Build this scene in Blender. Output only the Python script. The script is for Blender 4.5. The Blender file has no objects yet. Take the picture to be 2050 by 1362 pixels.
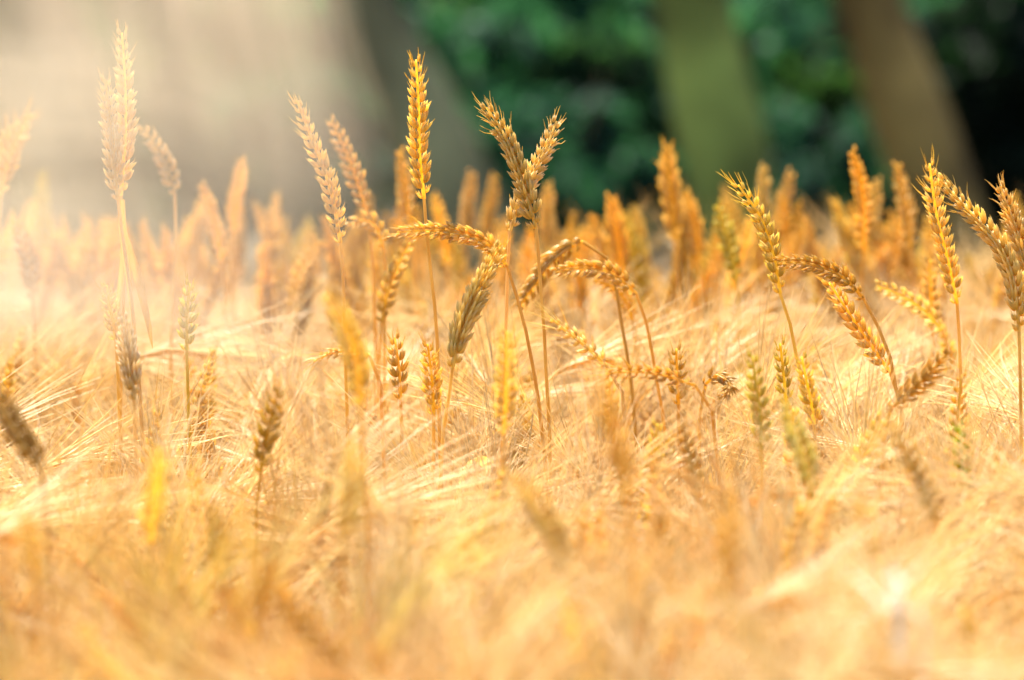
import bpy, math, random
import numpy as np
from mathutils import Vector, Matrix

# ------------------------------------------------------------------ camera
S = bpy.context.scene
C = S.collection
R = math.radians
FPX = 2050 * 200 / 36.0                    # focal length in photograph pixels
HORIZON = -300                             # photograph row of the horizon
CAM_Z = 1.11
PITCH = math.atan((681 - HORIZON) / FPX)
FOCUS = 3.70

cam_data = bpy.data.cameras.new('camera')
cam = bpy.data.objects.new('camera', cam_data)
C.objects.link(cam)
cam.location = (0, 0, CAM_Z)
cam.rotation_euler = (math.pi / 2 - PITCH, 0, 0)
cam_data.lens = 200
cam_data.sensor_width = 36
cam_data.clip_start = 0.05
cam_data.clip_end = 2000
cam_data.dof.use_dof = True
cam_data.dof.focus_distance = FOCUS
cam_data.dof.aperture_fstop = 7.4
S.camera = cam

# ------------------------------------------------------------------ light
SUN_EL, SUN_AZ = 58, -24                   # degrees; azimuth from +Y, towards -X when negative
world = bpy.data.worlds.new("World")
S.world = world
world.use_nodes = True
wn = world.node_tree
bg = wn.nodes['Background']
sky = wn.nodes.new('ShaderNodeTexSky')
sky.sky_type = 'NISHITA'
sky.sun_disc = False
sky.sun_elevation = R(SUN_EL)
sky.sun_rotation = R(SUN_AZ)
sky.dust_density = 2.0
wn.links.new(sky.outputs[0], bg.inputs[0])
bg.inputs[1].default_value = 0.085
sun_data = bpy.data.lights.new('sun', 'SUN')
sun_data.energy = 5.0
sun_data.angle = R(0.5)
sun_data.color = (1.0, 0.93, 0.82)
sun = bpy.data.objects.new('sun', sun_data)
C.objects.link(sun)
sdir = Vector((math.sin(R(SUN_AZ)) * math.cos(R(SUN_EL)), math.cos(R(SUN_AZ)) * math.cos(R(SUN_EL)), math.sin(R(SUN_EL))))
sun.rotation_euler = sdir.to_track_quat('Z', 'Y').to_euler()
sun.location = (-2, 8, 9)
S.view_settings.view_transform = 'Standard'
S.view_settings.look = 'None'
S.view_settings.exposure = 1.88
S.view_settings.gamma = 1.0

# ------------------------------------------------------------------ helpers
rng = np.random.default_rng(11)
random.seed(11)


def P(x, y, d):
    """world point seen at photograph pixel (x, y) at depth d metres"""
    v = Vector(((x - 1025) / FPX * d, -(y - 681) / FPX * d, -d))
    return np.array(cam.matrix_basis @ v)


cam.matrix_basis = Matrix.Translation((0, 0, CAM_Z)) @ Matrix.Rotation(math.pi / 2 - PITCH, 4, 'X')


def to_px(p):
    v = cam.matrix_basis.inverted() @ Vector(p)
    return 1025 + FPX * v.x / -v.z, 681 - FPX * v.y / -v.z, -v.z


class MB:
    """collects vertices and faces, links them as one mesh object"""
    def __init__(s):
        s.v, s.f3, s.f4, s.n = [], [], [], 0
        s.m3, s.m4, s.t = [], [], []

    def add(s, v, f4=None, f3=None, mi=0, tip=None):
        v = np.asarray(v, float).reshape(-1, 3)
        if f4 is not None and len(f4):
            f4 = np.asarray(f4, int); s.f4.append(f4 + s.n); s.m4.append(np.full(len(f4), mi))
        if f3 is not None and len(f3):
            f3 = np.asarray(f3, int); s.f3.append(f3 + s.n); s.m3.append(np.full(len(f3), mi))
        s.v.append(v)
        s.t.append(np.zeros(len(v)) if tip is None else tip)
        s.n += len(v)

    def merge(s, o, mi=0):
        for a in o.v:
            s.v.append(a)
        s.t += o.t
        for a in o.f4:
            s.f4.append(a + s.n); s.m4.append(np.full(len(a), mi))
        for a in o.f3:
            s.f3.append(a + s.n); s.m3.append(np.full(len(a), mi))
        s.n += o.n

    def mesh(s, name, mats, smooth=True, origin=None):
        me = bpy.data.meshes.new(name)
        v = np.concatenate(s.v)
        if origin is not None:
            v = v - np.asarray(origin)
        f4 = np.concatenate(s.f4) if s.f4 else np.zeros((0, 4), int)
        f3 = np.concatenate(s.f3) if s.f3 else np.zeros((0, 3), int)
        mi = np.concatenate(s.m4 + s.m3) if (s.m4 or s.m3) else np.zeros(0)
        me.vertices.add(len(v))
        me.vertices.foreach_set('co', v.ravel().astype(np.float32))
        me.loops.add(f4.size + f3.size)
        me.loops.foreach_set('vertex_index', np.concatenate([f4.ravel(), f3.ravel()]).astype(np.int32))
        n4, n3 = len(f4), len(f3)
        tp = np.concatenate(s.t)
        if tp.any():
            me.attributes.new('tip', 'FLOAT', 'POINT').data.foreach_set('value', tp.astype(np.float32))
        me.polygons.add(n4 + n3)
        st = np.concatenate([np.arange(n4) * 4, n4 * 4 + np.arange(n3) * 3])
        me.polygons.foreach_set('loop_start', st.astype(np.int32))
        me.polygons.foreach_set('material_index', mi.astype(np.int32))
        me.update(calc_edges=True)
        if smooth:
            me.polygons.foreach_set('use_smooth', np.ones(n4 + n3, bool))
        for m in (mats if isinstance(mats, (list, tuple)) else [mats]):
            me.materials.append(m)
        return me


def link(name, me, parent=None, loc=None, color=None):
    o = bpy.data.objects.new(name, me)
    C.objects.link(o)
    if parent is not None:
        o.parent = parent
    if loc is not None:
        o.location = loc
    if color is not None:
        o.color = (*color, 1)
    return o


def tag(o, label=None, cat=None, group=None, kind=None):
    if label: o['label'] = label
    if cat: o['category'] = cat
    if group: o['group'] = group
    if kind: o['kind'] = kind
    return o


def spline(pts, n):
    """Catmull-Rom through pts, n samples evenly spaced in arc length"""
    p = np.asarray(pts, float)
    if len(p) == 2:
        t = np.linspace(0, 1, n)[:, None]
        return p[0] * (1 - t) + p[1] * t
    q = np.vstack([2 * p[0] - p[1], p, 2 * p[-1] - p[-2]])
    out = []
    for i in range(1, len(q) - 2):
        t = np.linspace(0, 1, 16, endpoint=False)[:, None]
        a, b, c, d = q[i - 1], q[i], q[i + 1], q[i + 2]
        out.append(0.5 * (2 * b + (c - a) * t + (2 * a - 5 * b + 4 * c - d) * t ** 2 + (3 * b - a - 3 * c + d) * t ** 3))
    out = np.vstack(out + [p[-1:]])
    L = np.concatenate([[0], np.cumsum(np.linalg.norm(np.diff(out, axis=0), axis=1))])
    s = np.linspace(0, L[-1], n)
    return np.stack([np.interp(s, L, out[:, k]) for k in range(3)], 1)


def nrm(a):
    a = np.asarray(a, float)
    return a / np.maximum(np.linalg.norm(a, axis=-1, keepdims=True), 1e-12)


def frames(c, side):
    """tangent, side, normal along a centre line; side = a preferred side vector"""
    T = nrm(np.gradient(c, axis=0))
    Sd = np.zeros_like(T)
    s = np.asarray(side, float)
    for i in range(len(c)):
        s = s - T[i] * np.dot(s, T[i])
        if np.linalg.norm(s) < 1e-6:
            s = np.cross(T[i], (0.3, 0.5, 0.8))
        s = s / np.linalg.norm(s)
        Sd[i] = s
    return T, Sd, np.cross(T, Sd)


def tube(mb, c, rad, k=5, side=(1, 0, 0), flat=1.0, cap=False, mi=0):
    c = np.asarray(c, float)
    n = len(c)
    rad = np.broadcast_to(np.asarray(rad, float), (n,))
    T, Sd, N = frames(c, side)
    a = np.arange(k) * 2 * math.pi / k
    v = c[:, None] + rad[:, None, None] * (np.cos(a)[None, :, None] * Sd[:, None] + flat * np.sin(a)[None, :, None] * N[:, None])
    i = np.arange(n - 1)[:, None] * k
    j = np.arange(k)[None]
    j2 = (j + 1) % k
    f = np.stack([i + j, i + j2, i + k + j2, i + k + j], -1).reshape(-1, 4)
    mb.add(v.reshape(-1, 3), f, mi=mi)


def ribbon(mb, c, w, side, fold=0.3, twist=0.0, mi=0):
    """a leaf blade: two strips either side of a folded midrib"""
    c = np.asarray(c, float)
    n = len(c)
    T, Sd, N = frames(c, side)
    a = twist * np.linspace(0, 1, n)
    S2 = np.cos(a)[:, None] * Sd + np.sin(a)[:, None] * N
    N2 = np.cross(T, S2)
    w = np.asarray(w, float)[:, None]
    rows = [c - S2 * w + N2 * w * fold, c - S2 * w * .5 + N2 * w * fold * .3, c, c + S2 * w * .5 + N2 * w * fold * .3, c + S2 * w + N2 * w * fold]
    v = np.stack(rows, 1).reshape(-1, 3)
    i = np.arange(n - 1)[:, None] * 5
    j = np.arange(4)[None]
    f = np.stack([i + j, i + j + 1, i + j + 6, i + j + 5], -1).reshape(-1, 4)
    mb.add(v, f, mi=mi)


def husk(sides, hi=True):
    """pointed seed husk along +Z, unit length, unit half width"""
    if hi:
        z = np.array([0, .12, .32, .55, .75, .9, 1.0])
        r = np.array([.3, .78, 1, .9, .6, .26, .04])
    else:
        z = np.array([0, .2, .5, .8, 1.0]); r = np.array([.35, .9, 1, .5, .04])
    a = np.arange(sides) * 2 * math.pi / sides
    keel = 1 - 0.12 * (np.arange(sides) % 2)
    x = r[:, None] * np.cos(a) * keel
    y = r[:, None] * np.sin(a) * keel * .72
    x = x + 0.22 * np.sin(z * math.pi)[:, None]            # belly outwards
    v = np.stack([x, y, np.broadcast_to(z[:, None], x.shape)], -1).reshape(-1, 3)
    n = len(z)
    i = np.arange(n - 1)[:, None] * sides
    j = np.arange(sides)[None]
    j2 = (j + 1) % sides
    return v, np.stack([i + j, i + j2, i + sides + j2, i + sides + j], -1).reshape(-1, 4)


HUSK = {2: husk(8, True), 1: husk(6, False), 0: husk(4, False)}


def place(mb, tpl, pos, dirs, outs, length, width, mi=0):
    """copies of a template with its Z along dirs and its X along outs"""
    v, f = tpl
    pos, dirs, outs = map(np.asarray, (pos, dirs, outs))
    Z = nrm(dirs)
    X = nrm(outs - Z * np.sum(outs * Z, -1, keepdims=True))
    Y = np.cross(Z, X)
    L = np.broadcast_to(length, (len(pos),))[:, None, None]
    W = np.broadcast_to(width, (len(pos),))[:, None, None]
    vv = pos[:, None] + v[None, :, 0:1] * W * X[:, None] + v[None, :, 1:2] * W * Y[:, None] + v[None, :, 2:3] * L * Z[:, None]
    off = (np.arange(len(pos)) * len(v))[:, None, None]
    mb.add(vv.reshape(-1, 3), (f[None] + off).reshape(-1, 4), mi=mi, tip=np.tile(np.clip(v[:, 2], 0, 1) ** 2.5, len(pos)))


# ------------------------------------------------------------------ materials
def mat(name):
    m = bpy.data.materials.new(name)
    m.use_nodes = True
    nt = m.node_tree
    return m, nt, nt.nodes['Principled BSDF'], nt.nodes['Material Output']


def plant_mat(name, ca, cb, translucent=0.35, rough=0.5, spec=0.4, scale=60, tmul=(1, 1, 1), vary=0.35, island=0.0):
    """two tones of dry plant mixed by noise, tinted by the object's colour, with light passing through"""
    m, nt, bs, out = mat(name)
    N, L = nt.nodes, nt.links
    tc = N.new('ShaderNodeTexCoord')
    oi = N.new('ShaderNodeObjectInfo')
    nz = N.new('ShaderNodeTexNoise'); nz.inputs['Scale'].default_value = scale; nz.inputs['Detail'].default_value = 3
    L.new(tc.outputs['Object'], nz.inputs['Vector'])
    rp = N.new('ShaderNodeValToRGB')
    rp.color_ramp.elements[0].position = 0.32; rp.color_ramp.elements[1].position = 0.68
    rp.color_ramp.elements[0].color = (*ca, 1); rp.color_ramp.elements[1].color = (*cb, 1)
    L.new(nz.outputs['Fac'], rp.inputs[0])
    mt = N.new('ShaderNodeMix'); mt.data_type = 'RGBA'; mt.blend_type = 'MULTIPLY'; mt.inputs[0].default_value = 1
    ta = N.new('ShaderNodeAttribute'); ta.attribute_name = 'tip'
    tp = N.new('ShaderNodeMix'); tp.data_type = 'RGBA'; tp.inputs[7].default_value = (.95, .86, .64, 1)
    tk = N.new('ShaderNodeMath'); tk.operation = 'MULTIPLY'; tk.inputs[1].default_value = .75
    L.new(ta.outputs['Fac'], tk.inputs[0]); L.new(tk.outputs[0], tp.inputs[0]); L.new(rp.outputs[0], tp.inputs[6])
    # each husk, awn and leaf differs a little in tone
    ge = N.new('ShaderNodeNewGeometry')
    mi_ = N.new('ShaderNodeMapRange'); mi_.inputs[3].default_value = 1 - island; mi_.inputs[4].default_value = 1 + island * .35
    L.new(ge.outputs['Random Per Island'], mi_.inputs[0])
    ti = N.new('ShaderNodeHueSaturation')
    L.new(mi_.outputs[0], ti.inputs['Value']); L.new(tp.outputs[2], ti.inputs['Color'])
    L.new(ti.outputs[0], mt.inputs[6]); L.new(oi.outputs['Color'], mt.inputs[7])
    hs = N.new('ShaderNodeHueSaturation')
    mr = N.new('ShaderNodeMapRange'); mr.inputs[3].default_value = 1 - vary; mr.inputs[4].default_value = 1 + vary * .4
    L.new(oi.outputs['Random'], mr.inputs[0]); L.new(mr.outputs[0], hs.inputs['Value'])
    mr2 = N.new('ShaderNodeMapRange'); mr2.inputs[3].default_value = 0.497; mr2.inputs[4].default_value = 0.503
    ml = N.new('ShaderNodeMath'); ml.operation = 'MULTIPLY'; ml.inputs[1].default_value = 7.31
    fr = N.new('ShaderNodeMath'); fr.operation = 'FRACT'
    L.new(oi.outputs['Random'], ml.inputs[0]); L.new(ml.outputs[0], fr.inputs[0]); L.new(fr.outputs[0], mr2.inputs[0])
    L.new(mr2.outputs[0], hs.inputs['Hue'])
    L.new(mt.outputs[2], hs.inputs['Color'])
    L.new(hs.outputs[0], bs.inputs['Base Color'])
    bs.inputs['Roughness'].default_value = rough
    bs.inputs['Specular IOR Level'].default_value = spec
    tr = N.new('ShaderNodeBsdfTranslucent')
    tm = N.new('ShaderNodeMix'); tm.data_type = 'RGBA'; tm.blend_type = 'MULTIPLY'; tm.inputs[0].default_value = 1
    L.new(hs.outputs[0], tm.inputs[6]); tm.inputs[7].default_value = (*tmul, 1)
    L.new(tm.outputs[2], tr.inputs[0])
    mx = N.new('ShaderNodeMixShader'); mx.inputs[0].default_value = translucent
    L.new(bs.outputs[0], mx.inputs[1]); L.new(tr.outputs[0], mx.inputs[2])
    L.new(mx.outputs[0], out.inputs[0])
    return m


M_husk = plant_mat('wheat_husk', (.88, .58, .10), (.95, .76, .24), .58, .42, .4, 260, (1, .98, .72), .10, .26)
M_straw = plant_mat('straw', (.78, .48, .10), (.88, .62, .18), .38, .5, .3, 40, (1, .94, .76), .14)
M_awn = plant_mat('awn', (.90, .645, .27), (.96, .78, .43), .45, .42, .4, 30, (1, .97, .88), .14, .30)
M_grain = plant_mat('barley_husk', (.80, .48, .11), (.90, .64, .22), .42, .55, .22, 200, (1, .93, .72), .15, .3)
M_blade = plant_mat('dry_leaf', (.70, .44, .12), (.82, .58, .20), .4, .65, .15, 25, (1, .92, .7), .15)
M_pale = plant_mat('bleached_leaf', (.85, .71, .54), (.93, .83, .68), .5, .4, .3, 18, (1, .95, .84), .08)  # pale tone made for the upper-left glow and the white glint
M_leaf = plant_mat('green_leaf', (.028, .058, .036), (.050, .098, .056), .4, .7, .15, 3, (1.2, 1.6, .8), .5)
M_bark = plant_mat('bark', (.06, .045, .03), (.23, .185, .12), 0.0, .85, .2, 3.5, vary=.1)
# bark relief
_nt = M_bark.node_tree
_b = _nt.nodes.new('ShaderNodeBump'); _b.inputs['Strength'].default_value = .6
_n = _nt.nodes.new('ShaderNodeTexNoise'); _n.inputs['Scale'].default_value = 25; _n.inputs['Detail'].default_value = 6
_nt.links.new(_n.outputs['Fac'], _b.inputs['Height']); _nt.links.new(_b.outputs[0], _nt.nodes['Principled BSDF'].inputs['Normal'])


def soil_mat():
    m, nt, bs, out = mat('soil')
    N, L = nt.nodes, nt.links
    tc = N.new('ShaderNodeTexCoord')
    nz = N.new('ShaderNodeTexNoise'); nz.inputs['Scale'].default_value = 6; nz.inputs['Detail'].default_value = 8
    rp = N.new('ShaderNodeValToRGB')
    rp.color_ramp.elements[0].color = (.035, .028, .015, 1); rp.color_ramp.elements[1].color = (.10, .075, .04, 1)
    L.new(tc.outputs['Object'], nz.inputs['Vector']); L.new(nz.outputs['Fac'], rp.inputs[0]); L.new(rp.outputs[0], bs.inputs['Base Color'])
    bs.inputs['Roughness'].default_value = .95
    bp = N.new('ShaderNodeBump'); bp.inputs['Distance'].default_value = .03
    L.new(nz.outputs['Fac'], bp.inputs['Height']); L.new(bp.outputs[0], bs.inputs['Normal'])
    return m


# ------------------------------------------------------------------ ground
def ground():
    xs = np.linspace(-1, 1, 41); xs = np.sign(xs) * np.abs(xs) ** 2.5 * 400
    ys = np.linspace(-1, 1, 61); ys = np.sign(ys) * np.abs(ys) ** 2.5 * 400
    X, Y = np.meshgrid(xs, ys)
    Z = 0.02 * np.sin(X * 3.1) * np.cos(Y * 2.3) * (np.abs(Y) < 8)
    v = np.stack([X, Y, Z], -1).reshape(-1, 3)
    nx = len(xs)
    i = np.arange(len(ys) - 1)[:, None] * nx; j = np.arange(nx - 1)[None]
    f = np.stack([i + j, i + j + 1, i + nx + j + 1, i + nx + j], -1).reshape(-1, 4)
    mb = MB(); mb.add(v, f)
    tag(link('ground', mb.mesh('ground', soil_mat())), kind='structure')


ground()


# ------------------------------------------------------------------ wheat
def wheat_ear(c, side, lod, mb, aw, awn_len=0.006, width=1.0, rg=rng):
    """c: centre line base->tip. Fills mb with husks, aw with short bristles"""
    L = np.sum(np.linalg.norm(np.diff(c, axis=0), axis=1))
    n = max(12, int(L / 0.0033))
    cc = spline(c, n * 2)
    T, Sd, N = frames(cc, side)
    pos, dirs, outs, ln, wd = [], [], [], [], []
    for i in range(n):
        k = min(2 * i + 1, 2 * n - 1)
        t = i / (n - 1)
        s = 1 if i % 2 else -1
        sz = (0.72 + 0.5 * math.sin(math.pi * min(1, t * 1.05 + .12)) ** .7) * rg.uniform(.9, 1.1) * width
        if t > .9: sz *= .85
        if t < .06: sz *= .6
        a = rg.uniform(.44, .76) * (1 - .6 * max(0, t - .8) / .2)
        o = cc[k] + Sd[k] * s * .0010
        for (so, no, l, w) in ((1.0, 0.0, .0088, .00125), (.55, .75, .0086, .00140), (.55, -.75, .0086, .00140), (.85, .45, .0080, .0013), (.85, -.45, .0080, .0013), (.15, .30, .0092, .0014), (.15, -.9, .0080, .0013))[: 7 if lod == 2 else (5 if lod else 3)]:
            av = a * rg.uniform(.85, 1.15)
            lat = Sd[k] * s * so + N[k] * no
            lat = lat / np.linalg.norm(lat)
            d = T[k] * math.cos(av) + lat * math.sin(av)
            pos.append(o + lat * .0010 - T[k] * .001); dirs.append(d); outs.append(lat)
            ln.append(l * sz * rg.uniform(.9, 1.1)); wd.append(w * sz * rg.uniform(.9, 1.12) * (1, 1.25, 1.6)[2 - lod])
            if aw is not None:
                top = t > .72
                if (top and rg.random() < .45) or (not top and lod == 2 and rg.random() < .22):
                    e = pos[-1] + d * ln[-1] * .93
                    al = awn_len * rg.uniform(.5, 1.3) * (1 if top else .35)
                    d2 = nrm(d + T[k] * rg.uniform(-.1, .5) + rg.normal(0, .12, 3))
                    tube(aw, [e, e + d * al * .5, e + nrm(d + d2) * al], [.00033, .00024, .00008], 3)
    place(mb, HUSK[lod], pos, dirs, outs, ln, wd)
    tube(mb, cc, np.linspace(.0013, .0007, len(cc)), 4)


def ground_stem(pts, lean=None, rg=rng):
    """carry a stem line on down to the ground; pts world points top -> bottom"""
    pts = [np.array(p) for p in pts]
    e = pts[-1]
    d = nrm(e - pts[-2])
    d2 = nrm(d * np.array([.6, .6, 1]) + np.array([0, 0, -.25]))
    mid = e + d2 * .12
    bx = mid[:2] + d2[:2] * .12 + rg.normal(0, .02, 2)
    g = np.array([bx[0], bx[1], -.01])
    if mid[2] < .15: mid[2] = .15
    q = (mid * .45 + g * .55)
    return pts + [mid, q, g]


def wheat_plant(label, group, ear_pts, stem_pts, color, side=None, lod=2, awn=.006, width=1.0, leaf=0, stemcol=None, seed=0):
    """ear_pts: world, tip->base; stem_pts: world points under the ear"""
    rg = np.random.default_rng(seed + 5)
    full = ground_stem([ear_pts[-1]] + list(stem_pts), rg=rg) if len(stem_pts) else ground_stem([ear_pts[-2], ear_pts[-1]], rg=rg)[1:]
    base = full[-1].copy(); base[2] = 0
    root = bpy.data.objects.new('wheat_plant', None); C.objects.link(root)
    root.location = base; root.empty_display_size = .05
    tag(root, label, 'wheat', group)
    c = spline(ear_pts[::-1], 40)
    if side is None: side = (1, .2, 0)
    eb, ab = MB(), MB()
    wheat_ear(c, side, lod, eb, ab if lod > 0 else None, awn, width, rg)
    eo = link('ear', eb.mesh('ear', M_husk, origin=base), root, color=color)
    if ab.n: link('awns', ab.mesh('awns', M_husk, origin=base), eo, color=color)
    sb = MB()
    sc = spline(full, 40)
    r = np.linspace(.00105, .0019, 40)
    for q in (10, 18, 26, 34): r[q] *= 1.5
    tube(sb, sc, r, 6 if lod == 2 else 4)
    stc = stemcol or color
    so = link('stem', sb.mesh('stem', M_straw, origin=base), root, color=stc)
    for q in range(leaf):
        i0 = 10 + 8 * q
        a = rg.uniform(0, 6.28)
        out = np.array([math.cos(a), math.sin(a) * .5, 0])
        p0 = sc[i0]
        Lf = rg.uniform(.10, .18)
        lp = spline([p0, p0 + out * Lf * .3 + [0, 0, Lf * .35], p0 + out * Lf * .75 + [0, 0, Lf * .25], p0 + out * Lf + [0, 0, -Lf * .15]], 18)
        t = np.linspace(0, 1, 18)
        lb = MB(); ribbon(lb, lp, .0042 * np.sin(np.pi * (t * .86 + .14)) ** .7, np.cross(out, (0, 0, 1)), .35, rg.uniform(-2, 2))
        link('leaf', lb.mesh('leaf', M_blade, origin=base), root, color=stc)
    return root


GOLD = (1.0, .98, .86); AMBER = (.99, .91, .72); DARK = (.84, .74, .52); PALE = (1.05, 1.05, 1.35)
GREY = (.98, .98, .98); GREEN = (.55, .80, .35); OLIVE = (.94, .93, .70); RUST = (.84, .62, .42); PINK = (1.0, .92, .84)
YG = (.90, .98, .55)

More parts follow.
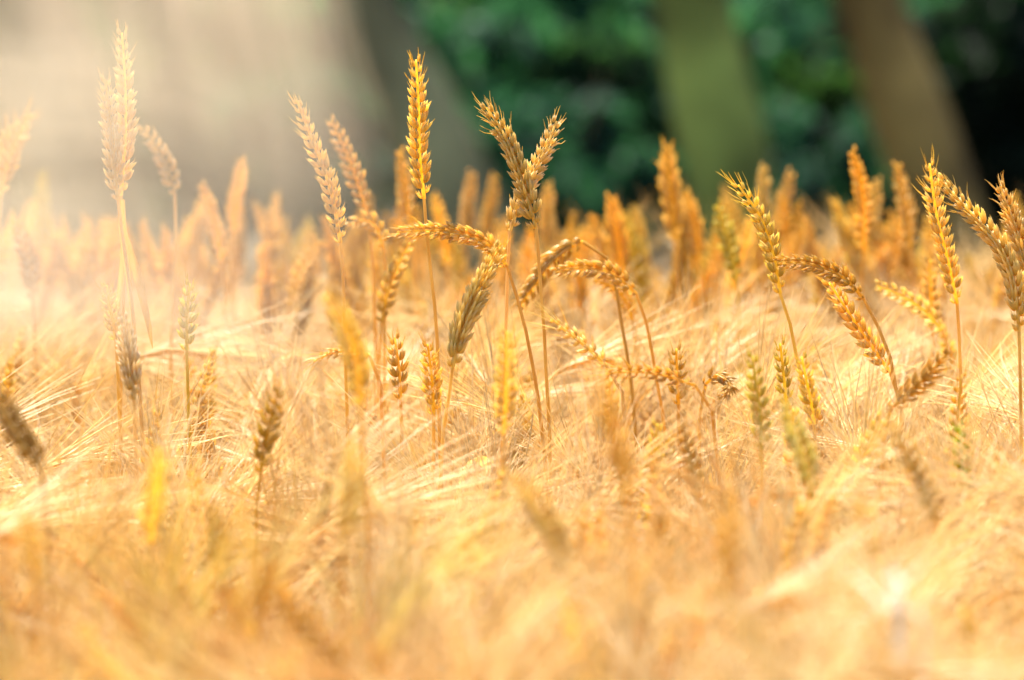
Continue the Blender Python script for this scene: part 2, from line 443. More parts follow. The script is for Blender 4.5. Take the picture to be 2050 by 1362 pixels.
# (label, ear pixels tip->base, stem pixels, depth, colour, lod, awn length, width, side, leaves)
SX = (1, .15, 0); SY = (.25, 1, 0); SD = (.8, .6, 0)
HERO = [
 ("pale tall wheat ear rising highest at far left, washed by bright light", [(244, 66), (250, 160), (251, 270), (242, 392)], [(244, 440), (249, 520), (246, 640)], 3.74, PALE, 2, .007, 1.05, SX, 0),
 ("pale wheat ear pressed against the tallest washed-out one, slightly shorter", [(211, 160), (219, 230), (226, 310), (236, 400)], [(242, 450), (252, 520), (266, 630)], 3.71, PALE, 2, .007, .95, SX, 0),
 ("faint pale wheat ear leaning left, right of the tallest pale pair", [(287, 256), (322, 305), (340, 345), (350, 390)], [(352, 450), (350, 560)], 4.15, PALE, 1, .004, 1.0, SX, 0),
 ("blurred golden wheat ear leaning right, cut by the left picture edge", [(60, 226), (36, 272), (14, 325), (2, 392)], [(-4, 470), (-8, 600)], 4.25, AMBER, 1, .01, 1.15, SX, 0),
 ("small blurred wheat ear tucked just behind the ear at the left edge", [(22, 252), (8, 300), (-6, 350)], [(-14, 450)], 4.35, AMBER, 1, .01, 1.0, SX, 0),
 ("sharp golden wheat ear leaning left, pointed tip, left of the upright one", [(595, 203), (622, 275), (660, 375), (682, 486)], [(687, 560), (690, 640), (692, 720)], 3.74, GOLD, 2, .007, .95, SD, 0),
 ("soft blurred wheat ear parallel behind the sharp left-leaning ear", [(662, 240), (690, 300), (715, 365), (736, 432)], [(745, 520), (750, 640)], 4.12, AMBER, 1, .003, 1.0, SX, 0),
 ("tall upright wheat ear alone against the dark wood, on a straight stalk", [(833, 120), (838, 215), (840, 310), (849, 398)], [(853, 455), (862, 540), (870, 610), (876, 700)], 3.68, GOLD, 2, .007, 1.08, SX, 0),
 ("blurred orange wheat ear standing just left behind the tall upright ear", [(801, 303), (808, 360), (816, 415), (824, 470)], [(830, 560)], 4.55, AMBER, 1, 0, 1.0, SX, 0),
 ("wheat ear bent over horizontally, tip pointing left, crossing the upright stalk", [(796, 465), (860, 462), (925, 468), (980, 492), (1015, 532)], [(1032, 585), (1050, 650), (1066, 730), (1078, 800)], 3.64, AMBER, 2, .006, .88, SD, 0),
 ("left-leaning wheat ear with spread tip bristles, front of the crossed pair", [(974, 215), (1018, 285), (1047, 365), (1074, 458)], [(1079, 530), (1086, 620), (1092, 720)], 3.68, GOLD, 2, .008, 1.1, SX, 0),
 ("right-leaning pale wheat ear, rear of the crossed pair", [(1114, 243), (1092, 300), (1050, 380), (1021, 462)], [(1016, 540), (1014, 640), (1010, 720)], 3.74, PALE, 2, .007, 1.0, SX, 0),
 ("plump sharp wheat ear leaning right under the horizontal bent ear", [(1000, 495), (962, 570), (925, 655), (906, 736)], [(900, 785), (890, 850), (884, 920)], 3.61, GOLD, 2, .007, 1.18, SX, 0),
 ("small hooked wheat ear curling over below the blurred parallel ear", [(698, 452), (725, 440), (752, 452), (768, 495)], [(772, 560), (770, 660)], 4.05, AMBER, 1, .003, .95, SX, 0),
 ("soft wheat ear leaning right below the horizontal ear's tip", [(820, 486), (795, 535), (775, 590), (764, 645)], [(760, 720)], 4.05, AMBER, 1, .004, 1.0, SX, 0),
 ("dark golden wheat ear drooping leftwards behind the right-hand crossed stalk", [(1040, 614), (1080, 555), (1120, 510), (1166, 484)], [(1195, 490), (1220, 530), (1240, 620)], 3.93, DARK, 1, .006, 1.1, SX, 0),
 ("arched wheat ear with tip pointing left, right of the crossed pair", [(1112, 545), (1165, 537), (1225, 548), (1274, 588)], [(1292, 640), (1306, 710)], 3.86, AMBER, 1, .004, .92, SD, 0),
 ("blurred arched wheat ear hidden beneath the arched one", [(1190, 560), (1228, 575), (1252, 600), (1266, 640)], [(1275, 720)], 4.1, DARK, 1, 0, .9, SX, 0),
 ("blurred broad wheat ear standing before the green mossy trunk's left edge", [(1336, 294), (1338, 350), (1346, 410), (1352, 480)], [(1358, 600)], 4.6, AMBER, 1, .005, 1.3, SX, 0),
 ("blurred wheat ear leaning against the broad one before the green trunk", [(1372, 385), (1385, 430), (1395, 480), (1400, 530)], [(1402, 620)], 4.7, AMBER, 1, 0, 1.1, SX, 0),
 ("yellow-gold wheat ear leaning left with long tip bristles, right of centre", [(1478, 370), (1522, 435), (1548, 510), (1562, 588)], [(1572, 630), (1590, 690)], 3.72, (.98, 1.0, .72), 2, .011, 1.0, SX, 0),
 ("dark brown wheat ear arching over leftwards with its tip touching another ear", [(1560, 525), (1620, 528), (1682, 552), (1728, 596)], [(1752, 640), (1774, 700), (1788, 750)], 3.64, DARK, 2, .005, .95, SD, 0),
 ("golden wheat ear slanting down right beneath the dark arching ear", [(1660, 566), (1700, 628), (1742, 690), (1782, 745)], [(1796, 790), (1806, 850)], 3.68, AMBER, 2, .005, 1.05, SX, 0),
 ("greyish soft wheat ear slanting down right, between dark arch and tall right ear", [(1756, 572), (1805, 592), (1850, 622), (1886, 662)], [(1908, 720)], 4.0, GREY, 1, .003, .85, SX, 0),
 ("slim upright wheat ear on a long bare stalk near the right side", [(1861, 328), (1874, 425), (1897, 520), (1916, 608)], [(1921, 690), (1924, 790), (1926, 900)], 3.63, GOLD, 2, .009, .98, SX, 0),
 ("thick long wheat ear leaning left in the right corner group", [(1882, 360), (1942, 425), (2000, 490), (2032, 570), (2040, 664)], [(2042, 740), (2044, 860)], 3.66, GOLD, 2, .009, 1.12, SX, 0),
 ("wheat ear with dark husks leaning left at the right picture edge", [(2002, 374), (2024, 430), (2046, 490), (2064, 560)], [(2072, 680)], 3.76, AMBER, 2, .009, 1.0, SX, 0),
 ("short dark golden wheat ear lying slanted over the barley, lower right", [(1896, 708), (1858, 752), (1820, 786), (1782, 820)], [(1772, 860), (1768, 930)], 3.48, (.86, .72, .44), 2, .005, 1.0, SD, 0),
 ("green unripe wheat ear standing low at the foot of the right stalk", [(1920, 850), (1926, 910), (1930, 970), (1932, 1036)], [(1934, 1120)], 3.36, (.62, .86, .36), 2, .004, .8, SX, 0),
 ("slim brown wheat ear standing on the stalk line above the green unripe ear", [(1925, 750), (1920, 800), (1916, 850), (1914, 900)], [(1914, 980)], 3.5, AMBER, 1, .004, .7, SX, 0),
 ("olive brown wheat ear standing alone among pale barley, lower left of centre", [(556, 782), (544, 830), (530, 885), (522, 946)], [(514, 1010), (512, 1060)], 3.38, (.82, .74, .42), 2, .007, 1.1, SD, 0),
 ("dark blurred wheat ear leaning left, cut by the left edge low down", [(-14, 770), (18, 830), (48, 880), (78, 930)], [(90, 990), (98, 1100)], 3.02, (.72, .60, .38), 1, .004, 1.05, SX, 0),
 ("blurred olive wheat ear leaning left in front of the sharp ears' stalks", [(655, 590), (690, 650), (712, 715), (722, 810)], [(726, 900)], 3.02, OLIVE, 1, .003, .95, SX, 0),
 ("greyish upright wheat ear between the two crossed stalks, low", [(1015, 664), (1014, 730), (1012, 800), (1008, 870)], [(1008, 960)], 3.34, GREY, 1, .008, .95, SX, 0),
 ("heavily blurred brown wheat ear just right of centre, very near", [(1200, 760), (1222, 840), (1245, 920), (1256, 1000)], [(1262, 1100)], 2.72, (.99, .91, .72), 1, 0, .95, SX, 0),
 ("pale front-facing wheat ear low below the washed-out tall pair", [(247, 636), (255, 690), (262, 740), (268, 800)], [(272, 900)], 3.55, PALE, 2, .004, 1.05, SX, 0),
 ("small golden wheat ear left of the pale pair's splayed stalks", [(214, 572), (218, 605), (226, 640), (232, 680)], [(236, 760)], 3.72, GOLD, 2, .005, .85, SX, 0),
 ("yellow-green small wheat ear standing right of the splayed stalks", [(380, 568), (376, 610), (374, 655), (374, 702)], [(376, 780)], 3.74, YG, 2, .005, .95, SX, 0),
 ("green-tinged wheat ear low among barley below the yellow-gold ear", [(1506, 712), (1514, 770), (1522, 830), (1524, 900)], [(1526, 990)], 3.42, (.92, .98, .60), 2, .006, .9, SX, 0),
 ("dark green-tinged wheat tip poking up right of the green-tinged ear", [(1562, 688), (1566, 725), (1570, 765), (1574, 810)], [(1576, 900)], 3.66, (.86, .88, .55), 2, .004, .75, SX, 0),
 ("thin golden wheat ear upright below the slanting golden ear", [(1605, 715), (1614, 760), (1622, 800), (1630, 850)], [(1634, 940)], 3.56, OLIVE, 2, .005, .85, SX, 0),
 ("blurred green-tinged wheat ear low in front of the green-tinged one", [(1572, 800), (1590, 860), (1610, 920), (1626, 990)], [(1636, 1090)], 3.12, (.92, .98, .66), 1, .004, .95, SX, 0),
 ("small brown wheat ear left of the plump sharp ear, in the barley", [(790, 676), (796, 715), (800, 755), (802, 800)], [(804, 880)], 3.7, AMBER, 2, .006, .9, SX, 0),
 ("brown wheat ear close left of the plump ear's stalk", [(856, 690), (862, 735), (866, 780), (868, 830)], [(868, 900)], 3.68, AMBER, 2, .006, .95, SX, 0),
 ("small dark wheat tip standing in barley below the arched ears", [(1354, 698), (1355, 735), (1356, 770), (1358, 810)], [(1360, 900)], 3.62, DARK, 2, .005, .8, SX, 0),
 ("small dark wheat ear drooping in barley right of that small tip", [(1440, 800), (1462, 775), (1436, 752), (1412, 770)], [(1402, 820), (1400, 900)], 3.62, DARK, 2, .004, .8, SX, 0),
 ("grey-green blurred upright wheat ear low left of the olive brown ear", [(318, 900), (314, 960), (308, 1020), (302, 1090)], [(300, 1180)], 2.92, (.98, 1.0, .88), 1, 0, .85, SX, 0),
 ("grey blurred wheat ear low by the left edge", [(44, 1030), (58, 1070), (68, 1120), (74, 1180)], [(78, 1280)], 2.72, (1.0, 1.0, .92), 1, 0, .75, SX, 0),
 ("brown blurred wheat ear slanting down right at bottom centre", [(1030, 950), (1075, 1010), (1115, 1080), (1150, 1170)], [(1170, 1260)], 2.82, (.95, .88, .70), 1, .004, 1.0, SX, 0),
 ("olive blurred wheat ear upright left of bottom centre", [(704, 880), (708, 940), (700, 1010), (690, 1080)], [(684, 1180)], 2.82, OLIVE, 1, 0, .9, SX, 0),
 ("very blurred dark golden wheat ear slanting across the bottom left", [(520, 1165), (575, 1215), (630, 1275), (690, 1345)], [(730, 1420)], 2.46, (.82, .66, .36), 1, 0, .7, SX, 0),
 ("small olive wheat ear standing low beneath the olive brown ear", [(426, 1010), (430, 1050), (434, 1095), (440, 1140)], [(446, 1230)], 3.0, (.80, .72, .45), 1, .004, .8, SX, 0),
 ("brown slanting wheat ear below the small olive ear", [(446, 1175), (462, 1205), (476, 1232), (490, 1262)], [(500, 1350)], 2.9, (.78, .62, .38), 1, .004, .7, SX, 0),
 ("blurred tall golden wheat ear low right of bottom centre", [(1462, 985), (1462, 1050), (1460, 1110), (1458, 1190)], [(1458, 1290)], 2.62, (.92, .82, .52), 1, 0, .7, SX, 0),
 ("greyish brown wheat ear leaning left low before the right stalk", [(1790, 850), (1820, 910), (1850, 970), (1872, 1040)], [(1890, 1130)], 3.05, (1.0, .95, .86), 1, .004, .85, SX, 0),
 ("grey-brown blurred wheat ear low right beside the white blur", [(1720, 990), (1732, 1040), (1744, 1090), (1752, 1150)], [(1758, 1240)], 2.85, (1.0, .95, .86), 1, 0, .75, SX, 0),
 ("brown wheat ear leaning left in barley below the small dark tip", [(1366, 850), (1378, 900), (1388, 945), (1394, 995)], [(1398, 1080)], 3.3, (.92, .80, .56), 1, .004, .75, SX, 0),
 ("pale blurred upright wheat ear left before the blurred trees", [(484, 318), (478, 365), (470, 410), (466, 462)], [(466, 560)], 4.6, PINK, 1, 0, .95, SX, 0),
 ("faint blurred wheat ear leaning left, left of the pale upright one", [(404, 368), (420, 420), (434, 470), (444, 520)], [(450, 620)], 4.5, PINK, 1, 0, .95, SX, 0),
 ("thin blurred wheat ear leaning right behind the left-leaning sharp ear", [(634, 478), (614, 520), (594, 560), (580, 610)], [(574, 680)], 4.5, AMBER, 1, 0, .8, SX, 0),
 ("rust brown blurred wheat ear low at the left edge", [(36, 440), (48, 490), (60, 540), (66, 600)], [(70, 700)], 4.3, RUST, 1, 0, 1.2, SX, 0),
 ("blurred wheat ear standing dark between sunny ears at far left", [(86, 345), (84, 400), (88, 450), (92, 510)], [(95, 600)], 4.9, YG, 1, 0, 1.0, SX, 0),
 ("blurred slender wheat ear leaning left before the brown trunk's foot", [(1706, 303), (1722, 360), (1730, 420), (1728, 500)], [(1724, 600)], 4.42, (.97, .86, .55), 1, 0, 1.0, SX, 0),
 ("blurred wheat ear right behind the slender leaning one", [(1756, 360), (1752, 405), (1744, 450), (1738, 510)], [(1734, 620)], 4.8, AMBER, 1, 0, 1.0, SX, 0),
 ("blurred wheat ear before the middle of the brown trunk", [(1796, 330), (1808, 385), (1818, 435), (1824, 500)], [(1826, 600)], 4.6, AMBER, 1, 0, 1.05, SX, 0),
 ("blurred pale wheat ear upright left behind the slim upright right ear", [(1862, 520), (1862, 560), (1864, 600), (1866, 650)], [(1868, 740)], 4.15, PINK, 1, 0, .9, SX, 0),
 ("blurred golden wheat ear just right of the green mossy trunk", [(1530, 333), (1528, 380), (1526, 430), (1528, 490)], [(1530, 600)], 4.7, GOLD, 1, 0, 1.0, SX, 0),
 ("blurred pinkish wheat ear leaning right near the green trunk's right side", [(1584, 346), (1572, 390), (1560, 440), (1556, 500)], [(1556, 600)], 4.9, PINK, 1, 0, 1.05, SX, 0),
 ("blurred yellow-green wheat ear in front of the green trunk's foot", [(1436, 410), (1450, 455), (1464, 505), (1474, 560)], [(1480, 650)], 4.4, YG, 1, 0, 1.1, SX, 0),
 ("blurred orange wheat ear in the gap right of the crossed pair", [(1224, 396), (1232, 450), (1240, 505), (1246, 560)], [(1250, 650)], 4.65, (1.0, .88, .55), 1, 0, 1.3, SX, 0),
 ("blurred pale wheat ear left of the crossed pair, before grey trunk's foot", [(944, 348), (940, 395), (936, 440), (932, 490)], [(930, 600)], 5.0, PINK, 1, 0, 1.1, SX, 0),
 ("blurred wheat ear close to the pale one left of the crossed pair", [(990, 352), (984, 400), (976, 450), (970, 500)], [(966, 600)], 5.1, AMBER, 1, 0, 1.0, SX, 0),
 ("blurred wheat ear directly behind the crossed pair's right arm", [(1098, 368), (1096, 410), (1096, 455), (1098, 505)], [(1100, 600)], 4.9, AMBER, 1, 0, 1.0, SX, 0),
 ("blurred wheat ear low right of the tall upright ear's base", [(868, 392), (880, 435), (890, 480), (896, 530)], [(900, 620)], 4.9, AMBER, 1, 0, 1.0, SX, 0),
]
HERO += [
 ("pale bristly ear drooping down right beneath the arched wheat ears", [(1106, 640), (1140, 668), (1178, 698), (1214, 732)], [(1240, 770), (1250, 830)], 3.6, PALE, 2, .02, .7, SD, 0),
 ("brownish ear lying almost level over the barley, below the arched ears", [(1214, 748), (1270, 744), (1330, 752), (1392, 772)], [(1420, 800), (1430, 870)], 3.52, (.92, .82, .62), 2, .014, .65, SD, 0),
 ("faint pale ear lying slanted over the barley, left of centre", [(628, 724), (660, 708), (700, 702), (740, 712)], [(760, 750), (764, 830)], 3.6, PINK, 2, .01, .5, SD, 0),
]
seed = 100
for (lab, ep, sp, d, col, lod, awn, wid, sd, nl) in HERO:
    seed += 1
    rg = np.random.default_rng(seed)
    dd = d + np.linspace(-.02, .02, len(ep)) * rg.uniform(-1, 1)
    e = [P(x, y, q) for (x, y), q in zip(ep, dd)]
    st = [P(x, y, dd[-1]) for (x, y) in sp]
    wheat_plant(lab, None, e, st, col, sd, lod, awn, wid * .9, nl or (2 if lod == 2 and seed % 2 == 0 else 1 if seed % 3 == 0 else 0), seed=seed)

def extra_leaf(root_i, pts, d, w, col):
    root = WH[root_i]
    mb = MB()
    c = spline([P(x, y, d) for x, y in pts], 24)
    t = np.linspace(0, 1, 24)
    ribbon(mb, c, w * np.sin(np.pi * (t * .85 + .15)) ** .6, (1, .4, 0), .4, .8)
    link('leaf', mb.mesh('leaf', M_blade, origin=np.array(root.location)), root, color=col)


WH = [o for o in C.objects if o.name.startswith('wheat_plant')]
WH.sort(key=lambda o: o.name)
extra_leaf(0, [(243, 400), (247, 470), (272, 540), (296, 640), (306, 700)], 3.72, .0030, (.95, .80, .48))
extra_leaf(1, [(243, 405), (249, 490), (258, 560), (266, 640)], 3.70, .0022, (.95, .80, .48))
extra_leaf(0, [(246, 470), (244, 540), (236, 620), (232, 690)], 3.73, .0018, (.95, .80, .48))

LANDMARK = [(110, "the left edge ears"), (300, "the tall washed-out pair"), (560, "the gap left of the sharp ears"), (760, "the sharp left-leaning ear"),
            (920, "the tall upright ear"), (1120, "the crossed pair"), (1300, "the arched ears"), (1460, "the broad blurred ear"), (1640, "the yellow-gold leaning ear"),
            (1830, "the dark arching ear"), (2100, "the right corner group")]


def landmark(x):
    for lim, t in LANDMARK:
        if x < lim: return t
    return LANDMARK[-1][1]


# field of blurred wheat behind, and a few hidden among the barley
rg = np.random.default_rng(5)
count = 0
for k in range(265):
    far = k < 205
    d = rg.uniform(4.65, 5.4) if far else rg.uniform(2.5, 4.3)
    x = rg.uniform(-130, 2180)
    if far:
        ty = 388 + rg.gamma(2.0, 36) + 12 * math.sin(x / 130)
        if 780 < x < 1330 or 560 < x < 700: ty += 26
        if x < 560: ty += 10
    else:
        ty = HORIZON + FPX * .36 / d - rg.uniform(-45, 50)
    L = .085 * FPX / d * rg.uniform(.85, 1.1)
    lean = rg.normal(0, .22)
    bend = rg.normal(0, .12)
    ep = [(x, ty)]
    for q in (1, 2, 3):
        ep.append((x + (lean * q / 3 + bend * (q / 3) ** 2) * L * 1.0, ty + L * q / 3))
    sp = [(ep[-1][0] + lean * 60, ep[-1][1] + 90), (ep[-1][0] + lean * 90, ep[-1][1] + 200)]
    col = [AMBER, GOLD, (1.0, .88, .58), PINK, (.90, .80, .56), (.96, .97, .7)][rg.integers(0, 6)]
    col = tuple(min(1, c * v) for c, v in zip(col, [rg.uniform(.8, 1.05)] * 3))
    lm = landmark(x)
    leanw = 'leaning left' if lean > .12 else ('leaning right' if lean < -.12 else 'standing upright')
    if not far: col = [PINK, (1.0, 1.0, 1.1), (1.0, .97, .88), (1.0, 1.0, .8)][k % 4]
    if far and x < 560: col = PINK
    if far:
        lab = f"distant wheat ear {leanw} in the row behind {lm}"
        grp = f"distant wheat ears {leanw} behind {lm}"
    else:
        lab = f"wheat ear {leanw}, low in barley near {lm}"
        grp = f"wheat ears {leanw} in the barley below {lm}"
    e = [P(px, py, d + .01 * i) for i, (px, py) in enumerate(ep)]
    st = [P(px, py, d + .03) for (px, py) in sp]
    sd = (math.cos(k), math.sin(k), 0)
    wheat_plant(lab, grp, e, st, col, sd, 1 if not far else (1 if d < 5 else 0), .004, rg.uniform(.9, 1.25), 0, seed=900 + k)


# ------------------------------------------------------------------ barley
def barley_parts(seed):
    """one barley plant at the origin, nodding towards +X: stem, ear, awns, leaves"""
    g = np.random.default_rng(seed)
    H = g.uniform(.575, .635)
    droop = g.choice([g.uniform(.05, .7), g.uniform(.15, 1.1), g.uniform(.8, 2.3)])                      # angle of the ear tip from upright
    lean = g.normal(0, .05, 2)
    pts = [np.array([0, 0, -.01]), np.array([lean[0] * .4, lean[1] * .4, H * .5]), np.array([lean[0], lean[1], H * .93])]
    p = pts[-1].copy()
    a = .05
    path = []
    n1 = 7
    for i in range(n1):                             # neck bends over
        a += droop * .55 / n1
        p = p + np.array([math.sin(a), 0, math.cos(a)]) * .10 / n1
        path.append(p.copy())
    stem = spline(pts + path[1::2] + [path[-1]], 34)
    ear_len = g.uniform(.065, .09)
    ear = [path[-1]]
    n2 = 10
    for i in range(n2):
        a += droop * .45 / n2
        p = p + np.array([math.sin(a), .08 * g.normal(), math.cos(a)]) * ear_len / n2
        ear.append(p.copy())
    ear = np.array(ear)
    ms, me_, ma, ml = MB(), MB(), MB(), MB()
    tube(ms, stem, np.linspace(.0018, .0009, len(stem)), 5)
    n = int(ear_len / .0031)
    cc = spline(ear, n * 2)
    roll = g.uniform(0, 3.14)
    T, Sd, N = frames(cc, (0.02, math.cos(roll), math.sin(roll)))
    tube(me_, cc, .0011, 4)
    pos, dirs, outs, ln = [], [], [], []
    for i in range(n):
        k = 2 * i
        t = i / (n - 1)
        s = 1 if i % 2 else -1
        lat = Sd[k] * s + N[k] * g.normal(0, .25)
        av = g.uniform(.14, .26)
        d = nrm(T[k] * math.cos(av) + lat * math.sin(av))
        o = cc[k] + Sd[k] * s * .0012
        l = .0095 * (.75 + .35 * math.sin(math.pi * min(1, t + .15)))
        pos.append(o); dirs.append(d); outs.append(lat); ln.append(l)
        tip = o + d * l * .9
        for q2 in range(2):
            AL = g.uniform(.07, .13) * (1 - .25 * t)
            ds = nrm(d + lat * g.uniform(.0, .3) + g.normal(0, .13, 3))
            bendv = np.array([g.normal(0, .08), g.normal(0, .08), -g.uniform(0, .12)])
            c = [tip + ds * AL * q + bendv * AL * q * q + lat * AL * .12 * q * q for q in (0, .33, .68, 1)]
            tube(ma, c, [.00040, .00036, .00028, .0001], 3)
    place(me_, HUSK[1], pos, dirs, outs, ln, .0017)
    # every plant ends at about the same height, whether its ear stands or nods
    over = max(v[:, 2].max() for v in ma.v + me_.v) - g.uniform(.735, .80)
    for m_ in (ms, me_, ma):
        for v in m_.v: v[:, 2] -= over * np.clip(v[:, 2] / .4, 0, 1)
    stem = stem - np.array([0, 0, 1]) * (over * np.clip(stem[:, 2:3] / .4, 0, 1))
    for q in range(g.integers(1, 3)):
        i0 = int(g.uniform(6, 19))
        ang = g.uniform(0, 6.28)
        out = np.array([math.cos(ang), math.sin(ang), 0.0])
        Lf = g.uniform(.08, .16)
        p0 = stem[i0]
        up = g.uniform(.6, 1.3)
        lp = spline([p0, p0 + out * Lf * .25 + [0, 0, Lf * .5 * up], p0 + out * Lf * .65 + [0, 0, Lf * .45 * up], p0 + out * Lf + [0, 0, Lf * (.1 * up - .3 * g.random())]], 14)
        t = np.linspace(0, 1, 14)
        ribbon(ml, lp, .0026 * np.sin(np.pi * (t * .88 + .12)) ** .7 * g.uniform(.6, 1.2), np.cross(out, (0, 0, 1)), .4, g.uniform(-4, 4))
    return ms, me_, ma, ml


NV = 18
variants, proto_meshes = [], []
for i in range(NV):
    ms, me_, ma, ml = barley_parts(3000 + i)
    variants.append((ms.mesh('stem', M_straw), me_.mesh('ear', M_grain), ma.mesh('awns', M_awn), ml.mesh('leaf', M_blade)))
    allm = MB()
    for k, q in enumerate((ms, me_, ma, ml)): allm.merge(q, k)
    proto_meshes.append(allm.mesh('barley_clump', [M_straw, M_grain, M_awn, M_blade]))


def crop_height(x, y):
    return .972 - .05 * np.clip((y - 3.6) / 1.2, 0, 1) + .035 * np.sin(x * 7.0 + 1.2 * np.sin(y * 5)) + .028 * np.sin(y * 8.3 + x * 4) + .02 * np.sin(x * 23 + y * 17)


g = np.random.default_rng(77)
pts = []
# a dense strip under the lens, looser to the sides
for (x0, x1, y0, y1, dens) in ((-.85, .85, 1.85, 5.4, 560), (-3.2, -.85, 1.85, 5.4, 320), (.85, 3.2, 1.85, 5.4, 320)):
    n = int((x1 - x0) * (y1 - y0) * dens)
    pts.append(np.stack([g.uniform(x0, x1, n), g.uniform(y0, y1, n)], 1))
pts = np.vstack(pts)
n = len(pts)
hgt = crop_height(pts[:, 0], pts[:, 1]) * g.normal(1.0, .058, n)
hgt = np.minimum(hgt + .012, 1.05 - .05 * np.clip((pts[:, 1] - 3.6) / 1.2, 0, 1))
# shorter barley where low wheat ears show through the crop: (x, lower end y, depth, half width)
for (hx, hy, hd, hw) in ((1840, 830, 3.48, 60), (1930, 1010, 3.36, 26), (1516, 890, 3.42, 26), (538, 930, 3.38, 26), (1300, 790, 3.52, 95), (1160, 730, 3.6, 55),
                         (1012, 850, 3.34, 26), (1230, 960, 2.72, 30), (906, 740, 3.61, 30), (1608, 830, 3.5, 50), (258, 780, 3.55, 26), (376, 690, 3.74, 26), (716, 790, 3.02, 28), (50, 900, 3.02, 40), (1760, 740, 3.68, 60), (840, 780, 3.68, 45)):
    for i in range(n):
        X, Y, D = to_px((pts[i, 0], pts[i, 1], .74))
        if abs(X - hx) < hw + 25 and hd - 1.3 < D < hd + .05:
            z = CAM_Z - (hy - HORIZON) * D / FPX
            hgt[i] = max(.72, min(hgt[i], z / .755))
ang = g.normal(0, 1, n) * 1.2 + np.where(g.random(n) < .5, 0.2, math.pi - .2)
var = g.integers(0, NV, n)
vis = []
for i in range(n):
    X, Y, D = to_px((pts[i, 0], pts[i, 1], .74 * hgt[i]))
    vis.append((-60 < X < 2110) and Y < 1420)
vis = np.array(vis)
order = np.argsort(np.where(vis, np.hypot(pts[:, 0], pts[:, 1]), 99))
chosen = order[:300]
mask = np.zeros(n, bool); mask[chosen] = True
for i in chosen:
    X, Y, D = to_px((pts[i, 0], pts[i, 1], .74 * hgt[i]))
    nod = 'nodding right' if math.cos(ang[i]) > .35 else ('nodding left' if math.cos(ang[i]) < -.35 else 'nodding forward or back')
    band = 'nearest rows' if D < 2.35 else ('near rows' if D < 2.6 else 'middle rows')
    side = ('left edge' if X < 350 else 'left' if X < 700 else 'left of centre' if X < 1025 else 'right of centre' if X < 1350 else 'right' if X < 1700 else 'right edge')
    root = bpy.data.objects.new('barley_plant', None); C.objects.link(root)
    root.location = (pts[i, 0], pts[i, 1], 0); root.rotation_euler = (0, 0, ang[i]); root.scale = (hgt[i],) * 3
    root.empty_display_size = .05
    where = f"{side} of the {band}" if 'edge' in side else f"the {band}, {side}"
    tag(root, f"golden awned barley ear {nod}, in the {where.replace('the ', '', 1) if where.startswith('the ') else where}", 'barley', f"barley ears {nod}, {where}")
    ms, me_, ma, ml = variants[var[i]]
    q = g.random()
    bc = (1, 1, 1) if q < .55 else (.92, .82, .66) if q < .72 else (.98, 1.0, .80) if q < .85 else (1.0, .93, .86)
    if (X < 420 and 1050 < Y < 1320) or (700 < X < 850 and 1050 < Y < 1250): bc = (.76, .60, .42) if q < .7 else (.88, .92, .55)  # brown tint paints the dark hollows of the crop into these plants
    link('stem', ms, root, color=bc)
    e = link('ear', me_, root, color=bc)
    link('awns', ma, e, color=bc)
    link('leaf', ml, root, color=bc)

# the rest of the barley: one crop object that instances the same plants on its points
rest = np.where(~mask)[0]
cm = bpy.data.meshes.new('barley_crop')
cm.vertices.add(len(rest))
co = np.zeros((len(rest), 3)); co[:, :2] = pts[rest]
cm.vertices.foreach_set('co', co.ravel())
at = cm.attributes.new('turn', 'FLOAT_VECTOR', 'POINT')
tv = np.zeros((len(rest), 3)); tv[:, 2] = ang[rest]
at.data.foreach_set('vector', tv.ravel())
at = cm.attributes.new('size', 'FLOAT', 'POINT'); at.data.foreach_set('value', hgt[rest])
at = cm.attributes.new('pick', 'INT', 'POINT'); at.data.foreach_set('value', var[rest].astype(np.int32))
crop = link('barley_crop', cm)
tag(crop, "dense golden mass of barley stems and awns filling the field", 'barley crop', kind='stuff')
ng = bpy.data.node_groups.new('crop_growth', 'GeometryNodeTree')
ng.interface.new_socket('Geometry', in_out='INPUT', socket_type='NodeSocketGeometry')
ng.interface.new_socket('Geometry', in_out='OUTPUT', socket_type='NodeSocketGeometry')
gi = ng.nodes.new('NodeGroupInput'); go = ng.nodes.new('NodeGroupOutput')
iop = ng.nodes.new('GeometryNodeInstanceOnPoints')
jn = ng.nodes.new('GeometryNodeJoinGeometry')
for i in reversed(range(NV)):
    o = bpy.data.objects.new('barley_source', proto_meshes[i])
    oi = ng.nodes.new('GeometryNodeObjectInfo'); oi.inputs['Object'].default_value = o; oi.inputs['As Instance'].default_value = True
    ng.links.new(oi.outputs['Geometry'], jn.inputs[0])
ng.links.new(gi.outputs[0], iop.inputs['Points'])
ng.links.new(jn.outputs[0], iop.inputs['Instance'])
iop.inputs['Pick Instance'].default_value = True


def named(nm, ty):
    a = ng.nodes.new('GeometryNodeInputNamedAttribute'); a.data_type = ty; a.inputs[0].default_value = nm
    return a.outputs['Attribute']


ng.links.new(named('turn', 'FLOAT_VECTOR'), iop.inputs['Rotation'])
ng.links.new(named('size', 'FLOAT'), iop.inputs['Scale'])
ng.links.new(named('pick', 'INT'), iop.inputs['Instance Index'])
ng.links.new(iop.outputs[0], go.inputs[0])
md = crop.modifiers.new('growth', 'NODES'); md.node_group = ng


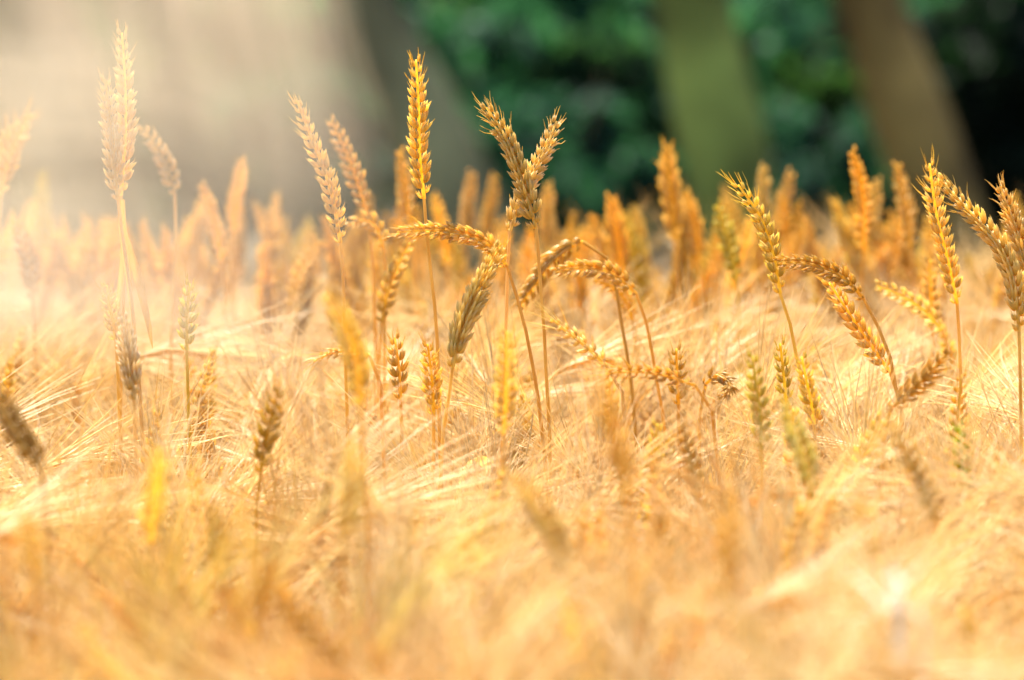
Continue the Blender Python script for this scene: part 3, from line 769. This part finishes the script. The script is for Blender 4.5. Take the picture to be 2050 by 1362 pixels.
# ------------------------------------------------------------------ grass close to the lens, added for glow and glint
def grass_tuft(label, base, blades, color, w, seed):
    """blades: list of world point lists base -> tip"""
    g = np.random.default_rng(seed)
    root = bpy.data.objects.new('dry_grass', None); C.objects.link(root)
    root.location = base
    tag(root, label, 'grass')
    for b in blades:
        c = spline(b, 40)
        t = np.linspace(0, 1, 40)
        mb = MB(); ribbon(mb, c, w * g.uniform(.8, 1.2) * np.minimum(1, (1 - t) * 12 + .05), (1, g.normal(0, .3), 0), .25, g.uniform(-.8, .8))
        link('blade', mb.mesh('blade', M_pale, origin=base), root, color=color)
    return root


for tuft in range(2):  # blades added and spread to build the pale upper-left glow
    g = np.random.default_rng(8 + tuft)
    dt = 1.12 + .12 * tuft
    base = P(-700, 681, dt); base[2] = 0
    bl = []
    for k in range(44 if tuft else 84):
        d = dt + g.uniform(-.07, .07)
        if tuft:
            y0 = g.uniform(110, 720)
            xe = 640 - .0007 * (y0 - 520) ** 2 + g.normal(0, 14)
            y1 = y0 + g.uniform(-260, 260)
            bl.append([base + [g.normal(0, .01), g.normal(0, .01), -.01], P(-690, 1400, d), P(-1200, y1 + 420, d), P(-600, y1 + 60, d), P(60, y0 - 40, d), P(400, y0 - 20, d), P(xe, y0 + 90, d)])
            continue
        u = (k + g.uniform(0, 1)) / 70
        xs = 10 + 505 * u
        xe = 30 + 630 * u + g.normal(0, 8)
        ye = 540 + g.normal(0, 110) - 60 * (1 - u)
        bl.append([base + [g.normal(0, .01), g.normal(0, .01), -.01], P(-640, 1500, d), P(-600, 300, d), P(-420, -420, d), P(xs * .5 - 150, -640, d), P(xs - 60, -380, d),
                   P(xs, 0, d), P((xs + xe) / 2 + 25, ye * .5, d), P(xe, ye, d)])
    grass_tuft(["very blurred pale dry grass drooping over the upper left, nearest the lens", "blurred pale grass arching in from the left edge, just behind the nearest tuft"][tuft], base, bl, (.86, .86, .86), (.00080, .00078)[tuft], 3 + tuft)


g = np.random.default_rng(31)  # blades added to make the white glint at lower right
d = 2.42
base = P(1840, 1200, d); base[2] = 0
bl = []
for k in range(7):
    x0 = 1800 + g.normal(0, 40); a = g.uniform(-1.2, 1.2)
    y0 = 1235 + g.normal(0, 25)
    L = g.uniform(130, 230)
    bl.append([base + [0, 0, -.01], (base + P(x0, y0, d)) / 2 + [g.normal(0, .01), 0, 0], P(x0 + 20, y0 + 60, d), P(x0, y0, d), P(x0 + L * .5 * math.sin(a), y0 - L * .6, d - .02), P(x0 + L * math.sin(a), y0 - L * g.uniform(.5, .9), d - .04)])
grass_tuft("blurred clump of white bleached grass blades at lower right", base, bl, (.72, .76, .86), .0011, 12)


# ------------------------------------------------------------------ wood behind
def leaves(mb, centre, rad, n, size, g, squash=.8, clumps=14):
    """leaf-sized folded faces gathered in clumps through a volume"""
    cl = nrm(g.normal(0, 1, (clumps, 3))) * g.random((clumps, 1)) ** .45 * np.array([1, 1, squash]) * rad
    cr = rad * g.uniform(.22, .48, clumps)
    w = g.integers(0, clumps, n)
    p = np.asarray(centre) + cl[w] + nrm(g.normal(0, 1, (n, 3))) * (g.random(n) ** .5 * cr[w])[:, None]
    a = nrm(g.normal(0, 1, (n, 3))); b = nrm(np.cross(a, g.normal(0, 1, (n, 3)))); c = np.cross(a, b)
    s = size * g.uniform(.6, 1.3, (n, 1))
    v = np.stack([p - a * s, p + b * s * .42 + c * s * .12, p + a * s, p - b * s * .42 + c * s * .12], 1).reshape(-1, 3)
    i = np.arange(n)[:, None] * 4
    mb.add(v, None, np.concatenate([i + [0, 1, 2], i + [0, 2, 3]]))


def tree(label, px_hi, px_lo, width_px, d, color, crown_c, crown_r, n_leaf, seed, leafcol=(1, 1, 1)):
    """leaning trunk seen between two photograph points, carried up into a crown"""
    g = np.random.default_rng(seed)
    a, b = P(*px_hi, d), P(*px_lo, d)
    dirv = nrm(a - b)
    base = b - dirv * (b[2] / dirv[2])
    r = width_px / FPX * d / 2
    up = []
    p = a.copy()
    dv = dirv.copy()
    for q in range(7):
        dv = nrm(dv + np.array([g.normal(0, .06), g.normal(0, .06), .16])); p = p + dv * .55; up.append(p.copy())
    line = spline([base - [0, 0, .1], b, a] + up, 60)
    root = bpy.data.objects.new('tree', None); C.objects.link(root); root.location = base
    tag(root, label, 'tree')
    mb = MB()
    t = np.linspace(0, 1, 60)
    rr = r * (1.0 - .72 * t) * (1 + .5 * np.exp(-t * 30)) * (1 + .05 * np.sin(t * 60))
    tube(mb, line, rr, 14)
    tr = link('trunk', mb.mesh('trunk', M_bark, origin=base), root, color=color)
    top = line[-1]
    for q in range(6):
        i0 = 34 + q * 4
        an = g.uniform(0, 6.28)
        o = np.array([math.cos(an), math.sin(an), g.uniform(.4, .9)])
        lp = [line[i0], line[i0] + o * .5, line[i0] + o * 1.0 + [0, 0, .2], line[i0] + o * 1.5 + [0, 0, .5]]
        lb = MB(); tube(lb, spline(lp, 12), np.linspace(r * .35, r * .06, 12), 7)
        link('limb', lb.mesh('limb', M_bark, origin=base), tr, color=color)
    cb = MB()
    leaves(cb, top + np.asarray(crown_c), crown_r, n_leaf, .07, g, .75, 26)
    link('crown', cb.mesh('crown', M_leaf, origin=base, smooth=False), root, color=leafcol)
    return root


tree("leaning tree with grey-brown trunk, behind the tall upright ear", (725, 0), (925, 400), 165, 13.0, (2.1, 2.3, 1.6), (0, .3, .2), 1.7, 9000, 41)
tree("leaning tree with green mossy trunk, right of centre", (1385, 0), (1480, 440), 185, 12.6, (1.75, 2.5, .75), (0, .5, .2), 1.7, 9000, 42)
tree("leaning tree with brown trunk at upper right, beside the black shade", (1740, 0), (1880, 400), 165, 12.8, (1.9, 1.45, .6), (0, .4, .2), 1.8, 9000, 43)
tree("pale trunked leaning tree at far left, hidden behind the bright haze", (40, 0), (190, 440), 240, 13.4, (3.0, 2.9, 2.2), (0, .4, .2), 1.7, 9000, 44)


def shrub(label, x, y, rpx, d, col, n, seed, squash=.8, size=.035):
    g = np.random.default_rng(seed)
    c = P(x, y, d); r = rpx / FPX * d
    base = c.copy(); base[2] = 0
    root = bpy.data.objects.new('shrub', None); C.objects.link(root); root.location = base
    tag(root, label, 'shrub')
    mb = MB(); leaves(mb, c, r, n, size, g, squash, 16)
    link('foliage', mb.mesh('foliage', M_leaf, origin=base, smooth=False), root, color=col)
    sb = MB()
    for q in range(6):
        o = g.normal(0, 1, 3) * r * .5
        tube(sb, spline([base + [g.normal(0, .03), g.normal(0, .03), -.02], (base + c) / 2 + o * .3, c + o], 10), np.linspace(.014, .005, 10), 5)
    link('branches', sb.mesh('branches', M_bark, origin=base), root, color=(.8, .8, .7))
    return root


SUN_TINT = (2.2, 2.3, 1.3); MID = (1.5, 1.7, 1.2); SHADE_TINT = (.75, 1.1, 1.25)  # leaf tints: sun put into the bright ones, bluish shade into the dark
shrub("sunlit bright green shrub at top left of centre, left of grey-brown trunk", 610, 40, 150, 16.0, SUN_TINT, 2600, 60)
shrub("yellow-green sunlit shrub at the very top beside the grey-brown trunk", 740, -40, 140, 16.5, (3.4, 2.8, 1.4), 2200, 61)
shrub("green sunlit shrub at top centre between grey-brown and mossy trunks", 950, 20, 130, 16.0, SUN_TINT, 2200, 62)
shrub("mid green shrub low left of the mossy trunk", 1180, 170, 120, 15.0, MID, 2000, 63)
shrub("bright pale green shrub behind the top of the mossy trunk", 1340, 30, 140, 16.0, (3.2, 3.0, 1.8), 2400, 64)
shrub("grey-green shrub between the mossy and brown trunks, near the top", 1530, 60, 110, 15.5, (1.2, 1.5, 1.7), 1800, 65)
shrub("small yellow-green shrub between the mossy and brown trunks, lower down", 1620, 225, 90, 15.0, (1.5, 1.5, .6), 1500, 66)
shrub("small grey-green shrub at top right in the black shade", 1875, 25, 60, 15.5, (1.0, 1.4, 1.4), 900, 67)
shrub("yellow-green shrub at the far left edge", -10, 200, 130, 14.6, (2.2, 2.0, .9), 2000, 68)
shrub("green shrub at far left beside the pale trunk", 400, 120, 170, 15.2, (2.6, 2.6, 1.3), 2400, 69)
shrub("large black-green shrub filling the deep shade at upper right", 2010, 170, 270, 14.0, (.2, .22, .22), 7000, 73, .9, .06)  # added; the deep shade is put into its near-black leaf tint
shrub("dark shrub behind the sharp left-leaning ear", 620, 330, 190, 14.2, SHADE_TINT, 2600, 70)
shrub("dark bluish shrub behind the crossed pair", 1130, 360, 220, 14.5, SHADE_TINT, 3200, 71)
shrub("dark green shrub low between the mossy and brown trunks", 1640, 380, 170, 14.2, SHADE_TINT, 2600, 72)

# wood beyond: one dense mass of leaves
g = np.random.default_rng(90)
wb = MB()
for k in range(130):
    x = g.uniform(-16, 16); y = g.uniform(19.5, 24); z = g.uniform(.1, 3.2)
    leaves(wb, (x, y, z), g.uniform(1.2, 2.0), 900, .13, g, .8, 8)
for k in range(110):
    x = g.uniform(-6, 6); y = g.uniform(15.2, 19.5); z = g.uniform(.0, .7)
    leaves(wb, (x, y, z), g.uniform(.5, .9), 600, .07, g, .7, 8)
tag(link('woodland', wb.mesh('woodland', M_leaf, smooth=False), color=(.65, .95, .95)), "dark shaded wood closing the view beyond the leaning trees", 'woodland', kind='stuff')
